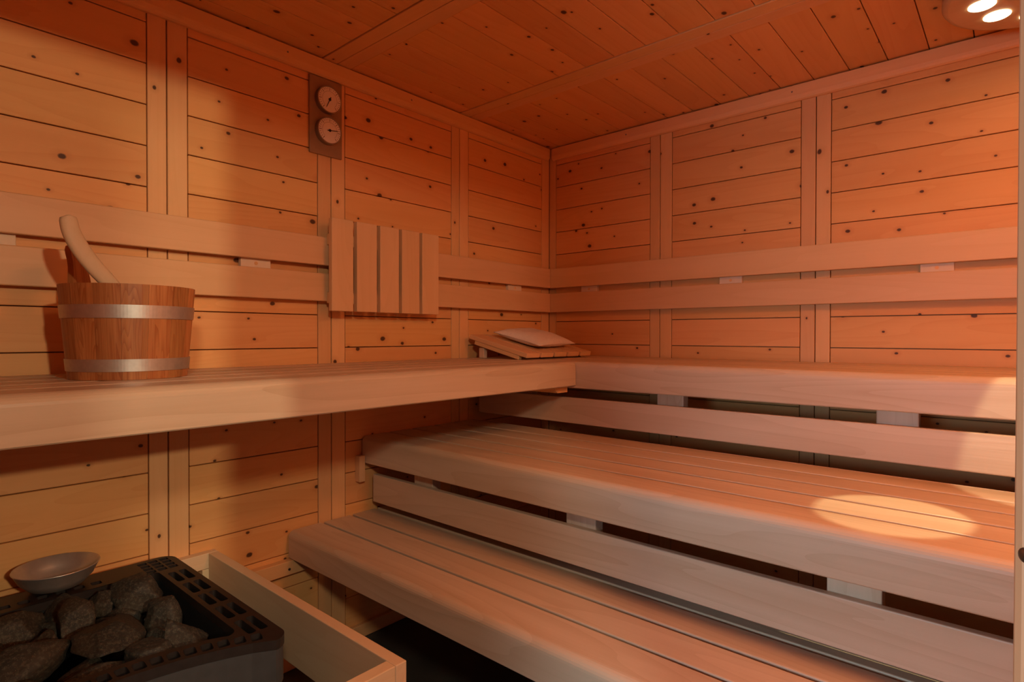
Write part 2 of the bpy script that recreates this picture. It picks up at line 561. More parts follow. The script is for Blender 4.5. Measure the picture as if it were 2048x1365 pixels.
# upper bench along the back wall
ub2 = thing('sauna_bench', 'pale wooden top bench of the three steps along the far wall', 'bench', (1.3, -0.3, Z_UP))
for y1, y0 in ((-0.022, -0.137), (-0.150, -0.263), (-0.276, -0.389), (-0.402, -0.509)):
    bx(ub2, 'slat', 0.022, 2.62, y0, y1, Z_UP - SL_T, Z_UP)
me = extrude_profile(nosing_profile(0.113, 0.104), 2.62 - 0.022, 'bench_wood', 'front_board')
link('front_board', me, ub2, Vector((1.321, -0.635, Z_UP)) - ub2.location)
POSTS = (0.262, 0.942, 1.618, 2.30)
for x in POSTS:
    bx(ub2, 'post', x, x + 0.10, -0.592, -0.552, EYE - 0.349, Z_UP - SL_T - 0.001, R=R_BACKV)
bx(ub2, 'riser_board', 0.070, 2.60, -0.6145, -0.5925, EYE - 0.350, EYE - 0.2475, R=R_BACK)

# middle bench
mb = thing('sauna_bench', 'pale wooden middle bench with the spot of light', 'bench', (1.3, -0.9, Z_MID))
for y1, y0 in ((-0.365, -0.475), (-0.485, -0.595), (-0.605, -0.712), (-0.725, -0.832), (-0.845, -0.952), (-0.965, -1.069)):
    for (a, c) in ((0.010, 2.62),):
        # the two rear slats stop short of the posts of the upper bench
        if y1 > -0.60:
            continue
        bx(mb, 'slat', a, c, y0, y1, Z_MID - SL_T, Z_MID)
bx(mb, 'slat', 0.010, 2.62, -0.5935 - 0.008, -0.5935, Z_MID - SL_T, Z_MID)
me = extrude_profile(nosing_profile(0.115, 0.104), 2.61, 'bench_wood', 'front_board')
link('front_board', me, mb, Vector((1.315, -1.197, Z_MID)) - mb.location)
for x in POSTS:
    bx(mb, 'post', x, x + 0.10, -1.148, -1.108, EYE - 0.644, Z_MID - SL_T - 0.001, R=R_BACKV)
bx(mb, 'riser_board', 0.040, 2.60, -1.1705, -1.1485, EYE - 0.645, EYE - 0.538, R=R_BACK)

# low bench
lb = thing('sauna_bench', 'pale wooden lowest bench step nearest the floor', 'bench', (1.3, -1.3, Z_LOW))
for y1, y0 in ((-1.030, -1.128), (-1.141, -1.241), (-1.254, -1.363)):
    bx(lb, 'slat', 0.010, 2.40, y0, y1, Z_LOW - SL_T, Z_LOW)
me = extrude_profile(nosing_profile(0.123, 0.095), 2.39, 'bench_wood', 'front_board')
link('front_board', me, lb, Vector((1.205, -1.499, Z_LOW)) - lb.location)
for x in (1.618, 2.30):
    bx(lb, 'leg', x, x + 0.10, -1.42, -1.38, 0.001, Z_LOW - SL_T - 0.001, R=R_BACKV)

# ledgers and cleats on the long wall
led = tag(piece('wall_ledger', None, 0.0010, 0.030, -1.66, -1.20, EYE - 0.829, EYE - 0.781, 'pine_stile', R_LEFT, 0.002, 2),
          'pine ledger strip screwed to the wall under the lowest bench', 'ledger')
bm = bmesh.new()
bmesh.ops.create_cone(bm, cap_ends=True, segments=12, radius1=0.005, radius2=0.004, depth=0.002)
link('screw', finish(bm, 'screw', 'screw_metal'), led, (-0.077 + 0.0, 0, 0.0), R_ID)
led.children[0].location = (-1.507 + 1.43, -0.004, 0.0155)
tag(piece('wall_cleat', None, 0.0010, 0.031, -1.224, -1.1985, EYE - 0.563, EYE - 0.463, 'rail_wood', R_LEFTV, 0.0015),
    'small pale wooden block on the wall at the end of the middle bench', 'block')

# ------------------------------------------------------------------ backrest rails
RZ = ((EYE + 0.251, EYE + 0.353), (EYE + 0.122, EYE + 0.222))
br1 = thing('backrest', 'two horizontal backrest rails on the long wall behind the bucket', 'backrest', (0.02, -1.4, EYE + 0.24))
br2 = thing('backrest', 'two horizontal backrest rails on the wall above the stepped benches', 'backrest', (1.3, -0.02, EYE + 0.24))
RX0, RX1 = 0.0185, 0.0385
for z0, z1 in RZ:
    bx(br1, 'rail', RX0, RX1, -2.74, -0.0395, z0, z1, 'rail_wood', R=R_LEFT)
    bx(br2, 'rail', 0.0005 + RX0, 2.63, -RX1, -RX0, z0, z1, 'rail_wood', R=R_BACK)
for y in (-0.304, -0.955, -1.615, -2.275):
    bx(br1, 'spacer', 0.0008, RX0, y - 0.05, y + 0.05, EYE + 0.13, EYE + 0.345, 'pale_block', R_LEFTV, 0.001, 1)
for x in (0.27, 0.99, 1.705, 2.42):
    bx(br2, 'spacer', x - 0.048, x + 0.048, -RX0, -0.0008, EYE + 0.13, EYE + 0.345, 'pale_block', R_BACKV, 0.001, 1)
for o, ax, vals in ((br1, 'y', (-0.304, -0.955, -1.615, -2.275)), (br2, 'x', (0.27, 0.99, 1.705, 2.42))):
    for v in vals:
        bm = bmesh.new()
        bmesh.ops.create_cone(bm, cap_ends=True, segments=12, radius1=0.006, radius2=0.006, depth=0.0012,
                              matrix=Matrix.Rotation(math.pi / 2, 4, 'Y' if ax == 'y' else 'X'))
        me = finish(bm, 'peg', 'pine_stile')
        p = Vector((RX0 + 0.0004, v, EYE + 0.237)) if ax == 'y' else Vector((v, -RX0 - 0.0004, EYE + 0.237))
        link('peg', me, o, p - o.location)

# ------------------------------------------------------------------ headrest hung on the long wall
h1 = thing('headrest', 'slatted wooden headrest hung upright on the long wall rails', 'headrest', (0.07, -1.12, EYE + 0.25))
for k in range(5):
    y0 = -1.376 + 0.1035 * k
    bx(h1, 'slat', 0.066, 0.088, y0, y0 + 0.0885, EYE + 0.086, EYE + 0.417, 'rail_wood', R=R_LEFTV, bev=0.002)
for z in (0.135, 0.345):
    bx(h1, 'crossbar', 0.0395, 0.066, -1.368, -0.885, EYE + z - 0.02, EYE + z + 0.02, 'rail_wood', R=R_LEFT, bev=0.002)

# headrest lying on the bench in the corner: high edge at the wall
h2 = thing('headrest', 'slatted wooden headrest ramp lying in the corner of the upper bench', 'headrest', (0.21, -0.41, Z_UP))
p_hi = Vector((0.048, 0, EYE + 0.004))
p_lo = Vector((0.385, 0, EYE - 0.076))
sl = (p_lo - p_hi)
Ls = sl.length
dx = sl.normalized()
nz = Vector((-dx.z, 0, dx.x))
Rs = Matrix((dx, Vector((0, 1, 0)), nz)).transposed()


def slope_box(name, s0, s1, y0, y1, n0, n1, mat='rail_wood', bev=0.002):
    c = p_hi + dx * ((s0 + s1) / 2) + nz * ((n0 + n1) / 2) + Vector((0, (y0 + y1) / 2, 0))
    return link(name, box_mesh(s1 - s0, y1 - y0, n1 - n0, mat, bev, 2), h2, c - h2.location, Rs)


for k in range(5):
    y0 = -0.650 + 0.098 * k
    slope_box('slat', 0, Ls, y0, y0 + 0.085, -0.020, 0.0)
for y0 in (-0.648, -0.205):
    bm_l = slope_box('side_rail', 0.035, Ls - 0.045, y0, y0 + 0.024, -0.0385, -0.0205)
for y0 in (-0.640, -0.200):
    bx(h2, 'leg', 0.095, 0.125, y0, y0 + 0.022, Z_UP + 0.0005, Z_UP + 0.046, R=R_ID, bev=0.002)

# cushion on the corner headrest
bm = bmesh.new()
bmesh.ops.create_grid(bm, x_segments=22, y_segments=22, size=1)
top = bm.verts[:]
W, D, H = 0.128, 0.152, 0.034
for v in top:
    x, y = v.co.x, v.co.y
    pin = 1 - 0.10 * (1 - abs(x)) * abs(y) ** 3 - 0.10 * (1 - abs(y)) * abs(x) ** 3
    e = max(0.0, (1 - abs(x) ** 2.6)) ** 0.55 * max(0.0, (1 - abs(y) ** 2.6)) ** 0.55
    wr = noise.noise(Vector((x * 2.2, y * 2.2, 3.1))) * 0.16 + noise.noise(Vector((x * 6, y * 6, 1.7))) * 0.05
    v.co = Vector((x * W * (1 - 0.09 * (1 - y * y) * abs(x) ** 6), y * D * (1 - 0.09 * (1 - x * x) * abs(y) ** 6), H * e * (1 + wr) + 0.0015))
ret = bmesh.ops.duplicate(bm, geom=bm.faces[:])
for g in ret['geom']:
    if isinstance(g, bmesh.types.BMVert):
        g.co.z = -g.co.z * 0.72
bmesh.ops.remove_doubles(bm, verts=bm.verts[:], dist=0.0008)
side = [e for e in bm.edges if len(e.link_faces) == 1]
bmesh.ops.bridge_loops(bm, edges=side) if side else None
cm = finish(bm, 'cushion', 'cotton', True)
cc = p_hi + dx * 0.178 + nz * 0.0255 + Vector((0, -0.402, 0))
cu = link('cushion', cm, None, cc, Rs @ Matrix.Rotation(math.radians(5), 3, 'Z'))
tag(cu, 'small pale fabric cushion resting on the corner headrest', 'cushion')
seam = []
bm = bmesh.new()
N = 64
ring = []
for i in range(N):
    t = 4 * i / N
    k, f = int(t), t - int(t)
    f = f * 2 - 1
    x, y = ((1, f), (-f, 1), (-1, -f), (f, -1))[k]
    px = x * W * (1 - 0.09 * (1 - y * y) * abs(x) ** 6)
    py = y * D * (1 - 0.09 * (1 - x * x) * abs(y) ** 6)
    ring.append((px, py))
loops = []
for i, (px, py) in enumerate(ring):
    a = math.atan2(py, px)
    loops.append([bm.verts.new((px + 0.0022 * math.cos(b) * math.cos(a), py + 0.0022 * math.cos(b) * math.sin(a), 0.0022 * math.sin(b)))
                  for b in (0, math.pi / 2, math.pi, 3 * math.pi / 2)])
for i in range(N):
    for j in range(4):
        bm.faces.new((loops[i][j], loops[(i + 1) % N][j], loops[(i + 1) % N][(j + 1) % 4], loops[i][(j + 1) % 4]))
link('piping', finish(bm, 'piping', 'cotton', True), cu)

# ------------------------------------------------------------------ bucket and ladle
BX, BY = 0.285, -2.052
BH, RT, RB = 0.217, 0.1405, 0.1225
bk = thing('sauna_bucket', 'reddish wooden stave bucket with two metal hoops on the upper bench', 'bucket', (BX, BY, Z_UP + 0.0005))
NS = 16
for k in range(NS):
    a0 = 2 * math.pi * k / NS
    a1 = 2 * math.pi * (k + 1) / NS - 0.003
    bm = bmesh.new()
    sub = 4
    handle = (k == 9)
    zs = [0.0, BH]
    vs = []
    for z in zs:
        R = RB + (RT - RB) * z / BH
        row = []
        for rr in (R, R - 0.014):
            row.append([bm.verts.new((z, rr * math.sin(a0 + (a1 - a0) * i / sub), rr * math.cos(a0 + (a1 - a0) * i / sub))) for i in range(sub + 1)])
        vs.append(row)
    (o0, i0), (o1, i1) = vs
    for i in range(sub):
        bm.faces.new((o0[i], o0[i + 1], o1[i + 1], o1[i]))
        bm.faces.new((i0[i], i1[i], i1[i + 1], i0[i + 1]))
        bm.faces.new((o0[i], i0[i], i0[i + 1], o0[i + 1]))
        bm.faces.new((o1[i], o1[i + 1], i1[i + 1], i1[i]))
    bm.faces.new((o0[0], o1[0], i1[0], i0[0]))
    bm.faces.new((o0[sub], i0[sub], i1[sub], o1[sub]))
    # local x is height: grain runs up the stave
    link('stave', finish(bm, 'stave', 'bucket_wood'), bk, (0, 0, 0), Matrix(((0, 0, 1), (0, 1, 0), (1, 0, 0))))


def band(name, z0, z1):
    bm = bmesh.new()
    n = 128
    rows = []
    for z, off in ((z0, 0.0005), (z0, 0.0022), (z1, 0.0022), (z1, 0.0005)):
        R = RB + (RT - RB) * z / BH + off
        rows.append([bm.verts.new((R * math.cos(2 * math.pi * i / n), R * math.sin(2 * math.pi * i / n), z)) for i in range(n)])
    for a, c in ((0, 1), (1, 2), (2, 3), (3, 0)):
        for i in range(n):
            bm.faces.new((rows[a][i], rows[a][(i + 1) % n], rows[c][(i + 1) % n], rows[c][i]))
    o = link(name, finish(bm, name, 'hoop_steel'), bk)
    for p in o.data.polygons:
        p.use_smooth = False
    return o


band('hoop', 0.140, 0.170)['label'] = 'brushed metal hoop'
band('hoop', 0.019, 0.047)['label'] = 'brushed metal hoop'
bm = bmesh.new()
bmesh.ops.create_cone(bm, cap_ends=True, segments=40, radius1=RB - 0.016, radius2=RB - 0.015, depth=0.012)
link('base', finish(bm, 'base', 'bucket_wood'), bk, (0, 0, 0.012))
# the raised stave that serves as a grip: waisted outline with a rounded head
hp = [(-0.030, -0.06), (0.030, -0.06), (0.030, 0.0), (0.027, 0.018), (0.024, 0.036), (0.0245, 0.052), (0.0275, 0.066), (0.0285, 0.076),
      (0.024, 0.086), (0.012, 0.0915), (-0.012, 0.0915), (-0.024, 0.086), (-0.0285, 0.076), (-0.0275, 0.066), (-0.0245, 0.052),
      (-0.024, 0.036), (-0.027, 0.018), (-0.030, 0.0)]
bm = bmesh.new()
fr = [bm.verts.new((z, y, 0.007)) for y, z in hp]
bk_ = [bm.verts.new((z, y, -0.007)) for y, z in hp]
bm.faces.new(fr)
bm.faces.new(bk_[::-1])
for i in range(len(hp)):
    j = (i + 1) % len(hp)
    bm.faces.new((fr[i], fr[j], bk_[j], bk_[i]))
bmesh.ops.bevel(bm, geom=[e for e in bm.edges if len(e.link_faces) == 2 and e.calc_face_angle(0) > 1.2 and e.calc_length() > 0.004], offset=0.002, segments=2, affect='EDGES')
ga = math.radians(222)
gdir = Vector((math.cos(ga), math.sin(ga), 0.08)).normalized()
gx_ = Vector((0, 0, 1)) + gdir * 0.10
gx_.normalize()
gy_ = gdir.cross(gx_).normalized()
gz_ = gx_.cross(gy_)
Rg = Matrix((gx_, gy_, gz_)).transposed()
gp = Vector((math.cos(ga), math.sin(ga), 0)) * (RT - 0.020) + Vector((0, 0, BH + 0.013))
link('grip', finish(bm, 'grip', 'bucket_wood'), bk, gp, Rg)

# ladle standing in the bucket: curved wooden handle and steel cup below the rim
ld = thing('ladle', 'pale wooden ladle leaning out of the bucket', 'ladle', (BX, BY, Z_UP + 0.02))
hpts = [Vector((0.335, -2.1840, EYE + 0.264)), Vector((0.335, -2.1775, EYE + 0.228)), Vector((0.337, -2.160, EYE + 0.190)), Vector((0.338, -2.135, EYE + 0.153)),
        Vector((0.336, -2.104, EYE + 0.116)), Vector((0.330, -2.055, EYE + 0.050)), Vector((0.322, -2.015, EYE - 0.020)), Vector((0.312, -1.995, EYE - 0.060))]
bm = bmesh.new()
rows = []
NP = 36


def interp(t):
    s = t * (len(hpts) - 1)
    i = min(int(s), len(hpts) - 2)
    p0 = hpts[max(i - 1, 0)]
    p1, p2 = hpts[i], hpts[i + 1]
    p3 = hpts[min(i + 2, len(hpts) - 1)]
    f = s - i
    return 0.5 * ((2 * p1) + (p2 - p0) * f + (2 * p0 - 5 * p1 + 4 * p2 - p3) * f * f + (3 * p1 - p0 - 3 * p2 + p3) * f ** 3)


for i in range(NP + 1):
    t = i / NP
    p = interp(t)
    d = (interp(min(t + 0.01, 1)) - interp(max(t - 0.01, 0))).normalized()
    side = d.cross(Vector((1, 0, 0))).normalized()
    wd = 0.0180 * (1 if t > 0.05 else math.sqrt(max(0.05, 1 - ((0.05 - t) / 0.05) ** 2)))
    wd *= 0.92 + 0.12 * math.sin(t * 5)
    th = 0.0105
    nrm = side.cross(d).normalized()
    rows.append([bm.verts.new(p + side * (wd * math.copysign(abs(math.cos(b)) ** 0.7, math.cos(b))) + nrm * (th * math.copysign(abs(math.sin(b)) ** 0.7, math.sin(b))) - ld.location)
                 for b in [2 * math.pi * k / 14 for k in range(14)]])
for i in range(NP):
    for k in range(14):
        bm.faces.new((rows[i][k], rows[i][(k + 1) % 14], rows[i + 1][(k + 1) % 14], rows[i + 1][k]))
bm.faces.new(rows[0])
bm.faces.new(rows[-1][::-1])
link('handle', finish(bm, 'handle', 'ladle_wood', True), ld)


def lathe(profile, n, mat, name, smooth=True):
    bm = bmesh.new()
    rows = []
    for r, z in profile:
        if r < 1e-6:
            rows.append([bm.verts.new((0, 0, z))])
        else:
            rows.append([bm.verts.new((r * math.cos(2 * math.pi * i / n), r * math.sin(2 * math.pi * i / n), z)) for i in range(n)])
    for a, c in zip(rows[:-1], rows[1:]):
        for i in range(n):
            j = (i + 1) % n
            if len(a) == 1:
                bm.faces.new((a[0], c[i], c[j]))
            elif len(c) == 1:
                bm.faces.new((a[i], a[j], c[0]))
            else:
                bm.faces.new((a[i], a[j], c[j], c[i]))
    return finish(bm, name, mat, smooth)


cup = lathe([(0, 0), (0.025, 0.002), (0.036, 0.014), (0.040, 0.034), (0.038, 0.034), (0.034, 0.015), (0.024, 0.004), (0, 0.003)], 28, 'steel', 'cup')
link('cup', cup, ld, Vector((0.295, -1.998, EYE - 0.083)) - ld.location, Matrix.Rotation(math.radians(12), 3, 'X'))

# ------------------------------------------------------------------ thermometer and hygrometer on the long wall
th = thing('climate_gauge', 'double round dial thermometer and hygrometer on a dark plate', 'thermometer', (0.002, -1.35, EYE + 0.795))
bx(th, 'plate', 0.0010, 0.010, -1.416, -1.284, EYE + 0.655, EYE + 0.9345, 'dial_plate', R_LEFTV, 0.003, 2)
R_DIAL = Matrix(((0, 0, 1), (1, 0, 0), (0, 1, 0)))      # local z out of the wall, local y up
for zc_, ang in ((0.855, 205), (0.743, 82)):
    dl = link('dial', lathe([(0, 0.0), (0.049, 0.0), (0.049, 0.018), (0.0475, 0.0205), (0.0455, 0.0205), (0.0445, 0.0185), (0, 0.0185)], 48, 'dial_rim', 'dial'), th,
              Vector((0.0105, -1.3475, EYE + zc_)) - th.location, R_DIAL)
    for p in dl.data.polygons:
        p.use_smooth = False
    link('face', lathe([(0, 0.0), (0.0444, 0.0), (0.0444, 0.0004), (0, 0.0004)], 48, 'dial_face', 'face', False), dl, (0, 0, 0.0186))
    bm = bmesh.new()
    for k in range(25):
        a = math.radians(-140 + 280 * k / 24 + 90)
        L = 0.010 if k % 4 == 0 else 0.006
        ca, sa = math.cos(a), math.sin(a)
        w = 0.0007 if k % 4 else 0.0011
        q = [(-w, 0.0425 - L), (w, 0.0425 - L), (w, 0.0425), (-w, 0.0425)]
        bm.faces.new([bm.verts.new((x * -sa + y * ca, x * ca + y * sa, 0)) for x, y in q])
    for k in range(48):
        a0, a1 = math.radians(-50 + 280 * k / 48), math.radians(-50 + 280 * (k + 1) / 48)
        bm.faces.new([bm.verts.new((r * math.cos(a), r * math.sin(a), 0)) for r, a in ((0.0292, a0), (0.0300, a0), (0.0300, a1), (0.0292, a1))])
    link('scale', finish(bm, 'scale', 'dial_print'), dl, (0, 0, 0.0193))
    bm = bmesh.new()
    q = [(-0.0016, -0.010), (0.0016, -0.010), (0.0012, 0.030), (0, 0.036), (-0.0012, 0.030)]
    bot = [bm.verts.new((x, y, 0)) for x, y in q]
    tp = [bm.verts.new((x, y, 0.0006)) for x, y in q]
    bm.faces.new(bot[::-1]); bm.faces.new(tp)
    for i in range(5):
        bm.faces.new((bot[i], bot[(i + 1) % 5], tp[(i + 1) % 5], tp[i]))
    bmesh.ops.create_cone(bm, cap_ends=True, segments=20, radius1=0.0052, radius2=0.0045, depth=0.0022, matrix=Matrix.Translation((0, 0, 0.0011)))
    link('needle', finish(bm, 'needle', 'black_ink'), dl, (0, 0, 0.0200), Matrix.Rotation(math.radians(-ang), 3, 'Z'))

# ------------------------------------------------------------------ ceiling lamp (round wooden disc with a ring of spots)
LZ = EYE + 0.930


def ceiling_lamp(x, y, label, phase):
    t = thing('ceiling_lamp', label, 'lamp', (x, y, CEIL - 0.003), 'round ceiling lamps')
    prof = [(0, 0.0), (0.236, 0.0), (0.246, 0.003), (0.251, 0.010), (0.251, 0.0225)]
    link('disc', lathe(prof + [(0, 0.0225)], 96, 'lamp_wood', 'disc'), t, (0, 0, LZ - t.location.z))
    for p in t.children[0].data.polygons:
        p.use_smooth = abs(p.normal.z) < 0.99
    link('canopy', lathe([(0, 0), (0.236, 0), (0.236, 0.044), (0, 0.044)], 64, 'lamp_side', 'canopy', False), t, (0, 0, LZ + 0.0225 - t.location.z))
    out = []
    for k in range(10):
        a = phase + 2 * math.pi * k / 10
        p = Vector((0.160 * math.cos(a), 0.160 * math.sin(a), LZ - 0.0045 - t.location.z))
        link('led_lens', lathe([(0, 0.0), (0.029, 0.0), (0.032, 0.0020), (0.032, 0.0040), (0, 0.0040)], 32, 'led_lens', 'led_lens'), t, p)
        out.append(Vector((x, y, LZ)) + Vector((p.x, p.y, -0.008)))
    return t, out


lampA, ledA = ceiling_lamp(1.996, -0.404, 'round wooden ceiling lamp with a ring of glowing spots', math.radians(180))
lampB, ledB = ceiling_lamp(2.240, -1.270, 'round wooden ceiling lamp nearer the door with glowing spots', math.radians(150))
for n, (l, p, e) in enumerate(((lampA, (1.996, -0.404, LZ - 0.02), 0.6), (lampB, (2.24, -1.27, LZ - 0.02), 14.0))):
    area_light('lamp_glow', p, (p[0], p[1], 0), 0.40, e, (1.0, 0.36, 0.13), spread=175)


def spot(name, loc, target, half_deg, energy, color, blend=0.12, size=0.012):
    d = bpy.data.lights.new(name, 'SPOT')
    d.energy = energy
    d.color = color
    d.spot_size = math.radians(2 * half_deg)
    d.spot_blend = blend
    d.shadow_soft_size = size
    o = bpy.data.objects.new(name, d)
    COL.objects.link(o)
    o.location = loc
    o.rotation_euler = (Vector(target) - Vector(loc)).to_track_quat('-Z', 'Y').to_euler()


spot('lamp_beam', ledA[9], (1.712, -1.005, Z_MID), 5.7, 82, (1.0, 0.86, 0.50))
spot('lamp_beam', ledB[3], (2.02, -0.62, 0.90), 8.0, 70, (1.0, 0.84, 0.54))

# ------------------------------------------------------------------ heater
HZ = EYE - 0.620
HX0, HX1, HY0, HY1 = 0.120, 0.790, -2.505, -1.907
HYC = (HY0 + HY1) / 2
heater = thing('sauna_heater', 'dark grey electric sauna heater with perforated rim full of stones', 'heater', (0.45, HYC, 0.0))


def arc(cx, cy, r, a0, a1, n=6):
    return [(cx + r * math.cos(math.radians(a0 + (a1 - a0) * i / n)), cy + r * math.sin(math.radians(a0 + (a1 - a0) * i / n))) for i in range(n + 1)]


def outline(inset, front_dip, rad):
    x0, x1, y0, y1 = HX0 + inset, HX1 - inset, HY0 + inset, HY1 - inset
    p = arc(x0 + rad, y1 - rad, rad, 180, 90) + arc(x1 - rad, y1 - rad, rad, 90, 10)
    n = 14
    hw = (y1 - y0) / 2 - rad * 0.8
    for i in range(1, n):
        s = 1 - 2 * i / n
        p.append((x1 - 0.004 - front_dip * (1 - s * s), HYC + s * hw))
    p += arc(x1 - rad, y0 + rad, rad, -10, -90) + arc(x0 + rad, y0 + rad, rad, 270, 180)
    return p


def inner_open():
    x0, x1, y0, y1, rad = 0.222, 0.700, HY0 + 0.068, -1.975, 0.022
    p = arc(x0 + rad, y1 - rad, rad, 180, 90) + arc(x1 - rad, y1 - rad, rad, 90, 10)
    n = 12
    hw = (y1 - y0) / 2 - rad * 0.8
    for i in range(1, n):
        s = 1 - 2 * i / n
        p.append((x1 - 0.004 - 0.045 * (1 - s * s), HYC + s * hw))
    p += arc(x1 - rad, y0 + rad, rad, -10, -90) + arc(x0 + rad, y0 + rad, rad, 270, 180)
    return p


def rrect(cx, cy, hx, hy, r, rot=0.0):
    pts = arc(hx - r, hy - r, r, 0, 90, 3) + arc(-hx + r, hy - r, r, 90, 180, 3) + arc(-hx + r, -hy + r, r, 180, 270, 3) + arc(hx - r, -hy + r, r, 270, 360, 3)
    c, s = math.cos(rot), math.sin(rot)
    return [(cx + x * c - y * s, cy + x * s + y * c) for x, y in pts]


holes = []
for ysgn in (1, -1):
    for x in (0.297, 0.395, 0.490, 0.587, 0.686):
        for dy in (-0.0125, 0.0125):
            yy = -1.942 + dy
            holes.append((x, yy if ysgn == 1 else 2 * HYC - yy, 0.038, 0.0088, 0.006, 0.0))
for k in range(-9, 10):
    y = HYC + k * 0.0275
    s = (y - HYC) / 0.271
    holes.append((HX1 - 0.004 - 0.078 * (1 - s * s) - 0.026, y, 0.0150, 0.0106, 0.0048, -0.0 - s * 0.30))
for k in range(-3, 4):
    holes.append((0.190, HYC + 0.035 * k, 0.011, 0.011, 0.004, 0.0))
for i in range(4):
    for j in range(3):
        for sg in (1, -1):
            y = -1.945 + 0.0 - 0.028 * (j - 1) if False else -1.935 - 0.026 * j
            holes.append((0.145 + 0.024 * i, y if sg == 1 else 2 * HYC - y, 0.0095, 0.0105, 0.002, 0.0))

bm = bmesh.new()


def loop(pts, z):
    vs = [bm.verts.new((x, y, z)) for x, y in pts]
    return vs, [bm.edges.new((vs[i], vs[(i + 1) % len(vs)])) for i in range(len(vs))]


edges = []
loops_pts = [outline(0, 0.078, 0.035), inner_open()] + [rrect(*h) for h in holes]
for p in loops_pts:
    edges += loop(p, 0.0)[1]
bmesh.ops.triangle_fill(bm, use_beauty=True, use_dissolve=False, edges=edges)
ret = bmesh.ops.extrude_face_region(bm, geom=bm.faces[:])
for g in ret['geom']:
    if isinstance(g, bmesh.types.BMVert):
        g.co.z -= 0.020
rim = link('rim', finish(bm, 'rim', 'heater_rim'), heater, Vector((0, 0, HZ)) - Vector((heater.location.x, heater.location.y, 0)))


def ring_wall(name, pts, z0, z1, mat, cap=False, thick=0.004, inward=True):
    bm = bmesh.new()
    n = len(pts)
    c = Vector((0.45, HYC))
    ins = [(x + (c.x - x) * thick / 0.3, y + (c.y - y) * thick / 0.3) for x, y in pts]
    rows = [[bm.verts.new((x, y, z)) for x, y in P] for P, z in ((pts, z0), (pts, z1), (ins, z1), (ins, z0))]
    for a, b2 in ((0, 1), (1, 2), (2, 3), (3, 0)):
        for i in range(n):
            bm.faces.new((rows[a][i], rows[a][(i + 1) % n], rows[b2][(i + 1) % n], rows[b2][i]))
    if cap:
        f = bm.faces.new([bm.verts.new((x, y, z0 + 0.001)) for x, y in pts])
    return link(name, finish(bm, name, mat), heater, -Vector((heater.location.x, heater.location.y, 0)))


ring_wall('skirt', outline(0.0015, 0.078, 0.035), HZ - 0.095, HZ - 0.0205, 'heater_body')
ring_wall('body', outline(0.020, 0.066, 0.030), 0.045, HZ - 0.085, 'heater_body')
ring_wall('basin', inner_open(), HZ - 0.105, HZ - 0.0205, 'heater_inside', cap=True, thick=-0.004)
for sx in (0.20, 0.66):
    for sy in (HY0 + 0.08, HY1 - 0.08):
        link('foot', lathe([(0, 0.0005), (0.022, 0.0005), (0.022, 0.046), (0, 0.046)], 16, 'heater_rim', 'foot', False), heater,
             Vector((sx, sy, 0)) - Vector((heater.location.x, heater.location.y, 0)))
for k in range(3):
    piece('grate_bar', heater, 0.235, 0.645, -2.02 - 0.03 * k, -2.008 - 0.03 * k, HZ - 0.1035, HZ - 0.0955, 'steel', R_ID, 0.001, 1, heater.location)
for x in (0.36, 0.52):
    bm = bmesh.new()
    bmesh.ops.create_uvsphere(bm, u_segments=12, v_segments=8, radius=0.006)
    link('bolt', finish(bm, 'bolt', 'steel', True), heater, Vector((x, -1.985, HZ - 0.07)) - Vector((heater.location.x, heater.location.y, 0)))

# stones heaped in the heater
random.seed(5)


def stone(px, py, pz, a, b_, c, rz, rx, ry, seed, label, facets=15, sharp=0.80):
    rnd = random.Random(seed)
    bm = bmesh.new()
    bmesh.ops.create_icosphere(bm, subdivisions=4, radius=1)
    planes = []
    for i in range(facets):
        n = Vector((rnd.uniform(-1, 1), rnd.uniform(-1, 1), rnd.uniform(-1, 1))).normalized()
        planes.append((n, rnd.uniform(sharp - 0.20, sharp + 0.02)))
    off = Vector((rnd.uniform(0, 90), rnd.uniform(0, 90), rnd.uniform(0, 90)))
    for v in bm.verts:
        p = v.co.copy()
        for n, d in planes:
            e = p.dot(n) - d
            if e > 0:
                p -= n * e * 0.96
        q = p * 1.0
        p *= 1.14 + 0.15 * noise.noise(q * 1.2 + off) + 0.05 * noise.noise(q * 4.0 + off) + 0.035 * noise.noise(q * 10 + off)
        v.co = Vector((p.x * a, p.y * b_, p.z * c))
    me = finish(bm, 'sauna_stone', 'sauna_stone', True)
    R = Matrix.Rotation(math.radians(rz), 3, 'Z') @ Matrix.Rotation(math.radians(ry), 3, 'Y') @ Matrix.Rotation(math.radians(rx), 3, 'X')
    o = link('sauna_stone', me, None, (px, py, pz), R)
    tag(o, label, 'stone', 'stones heaped in the heater')
    return o


SZ = HZ - 0.030
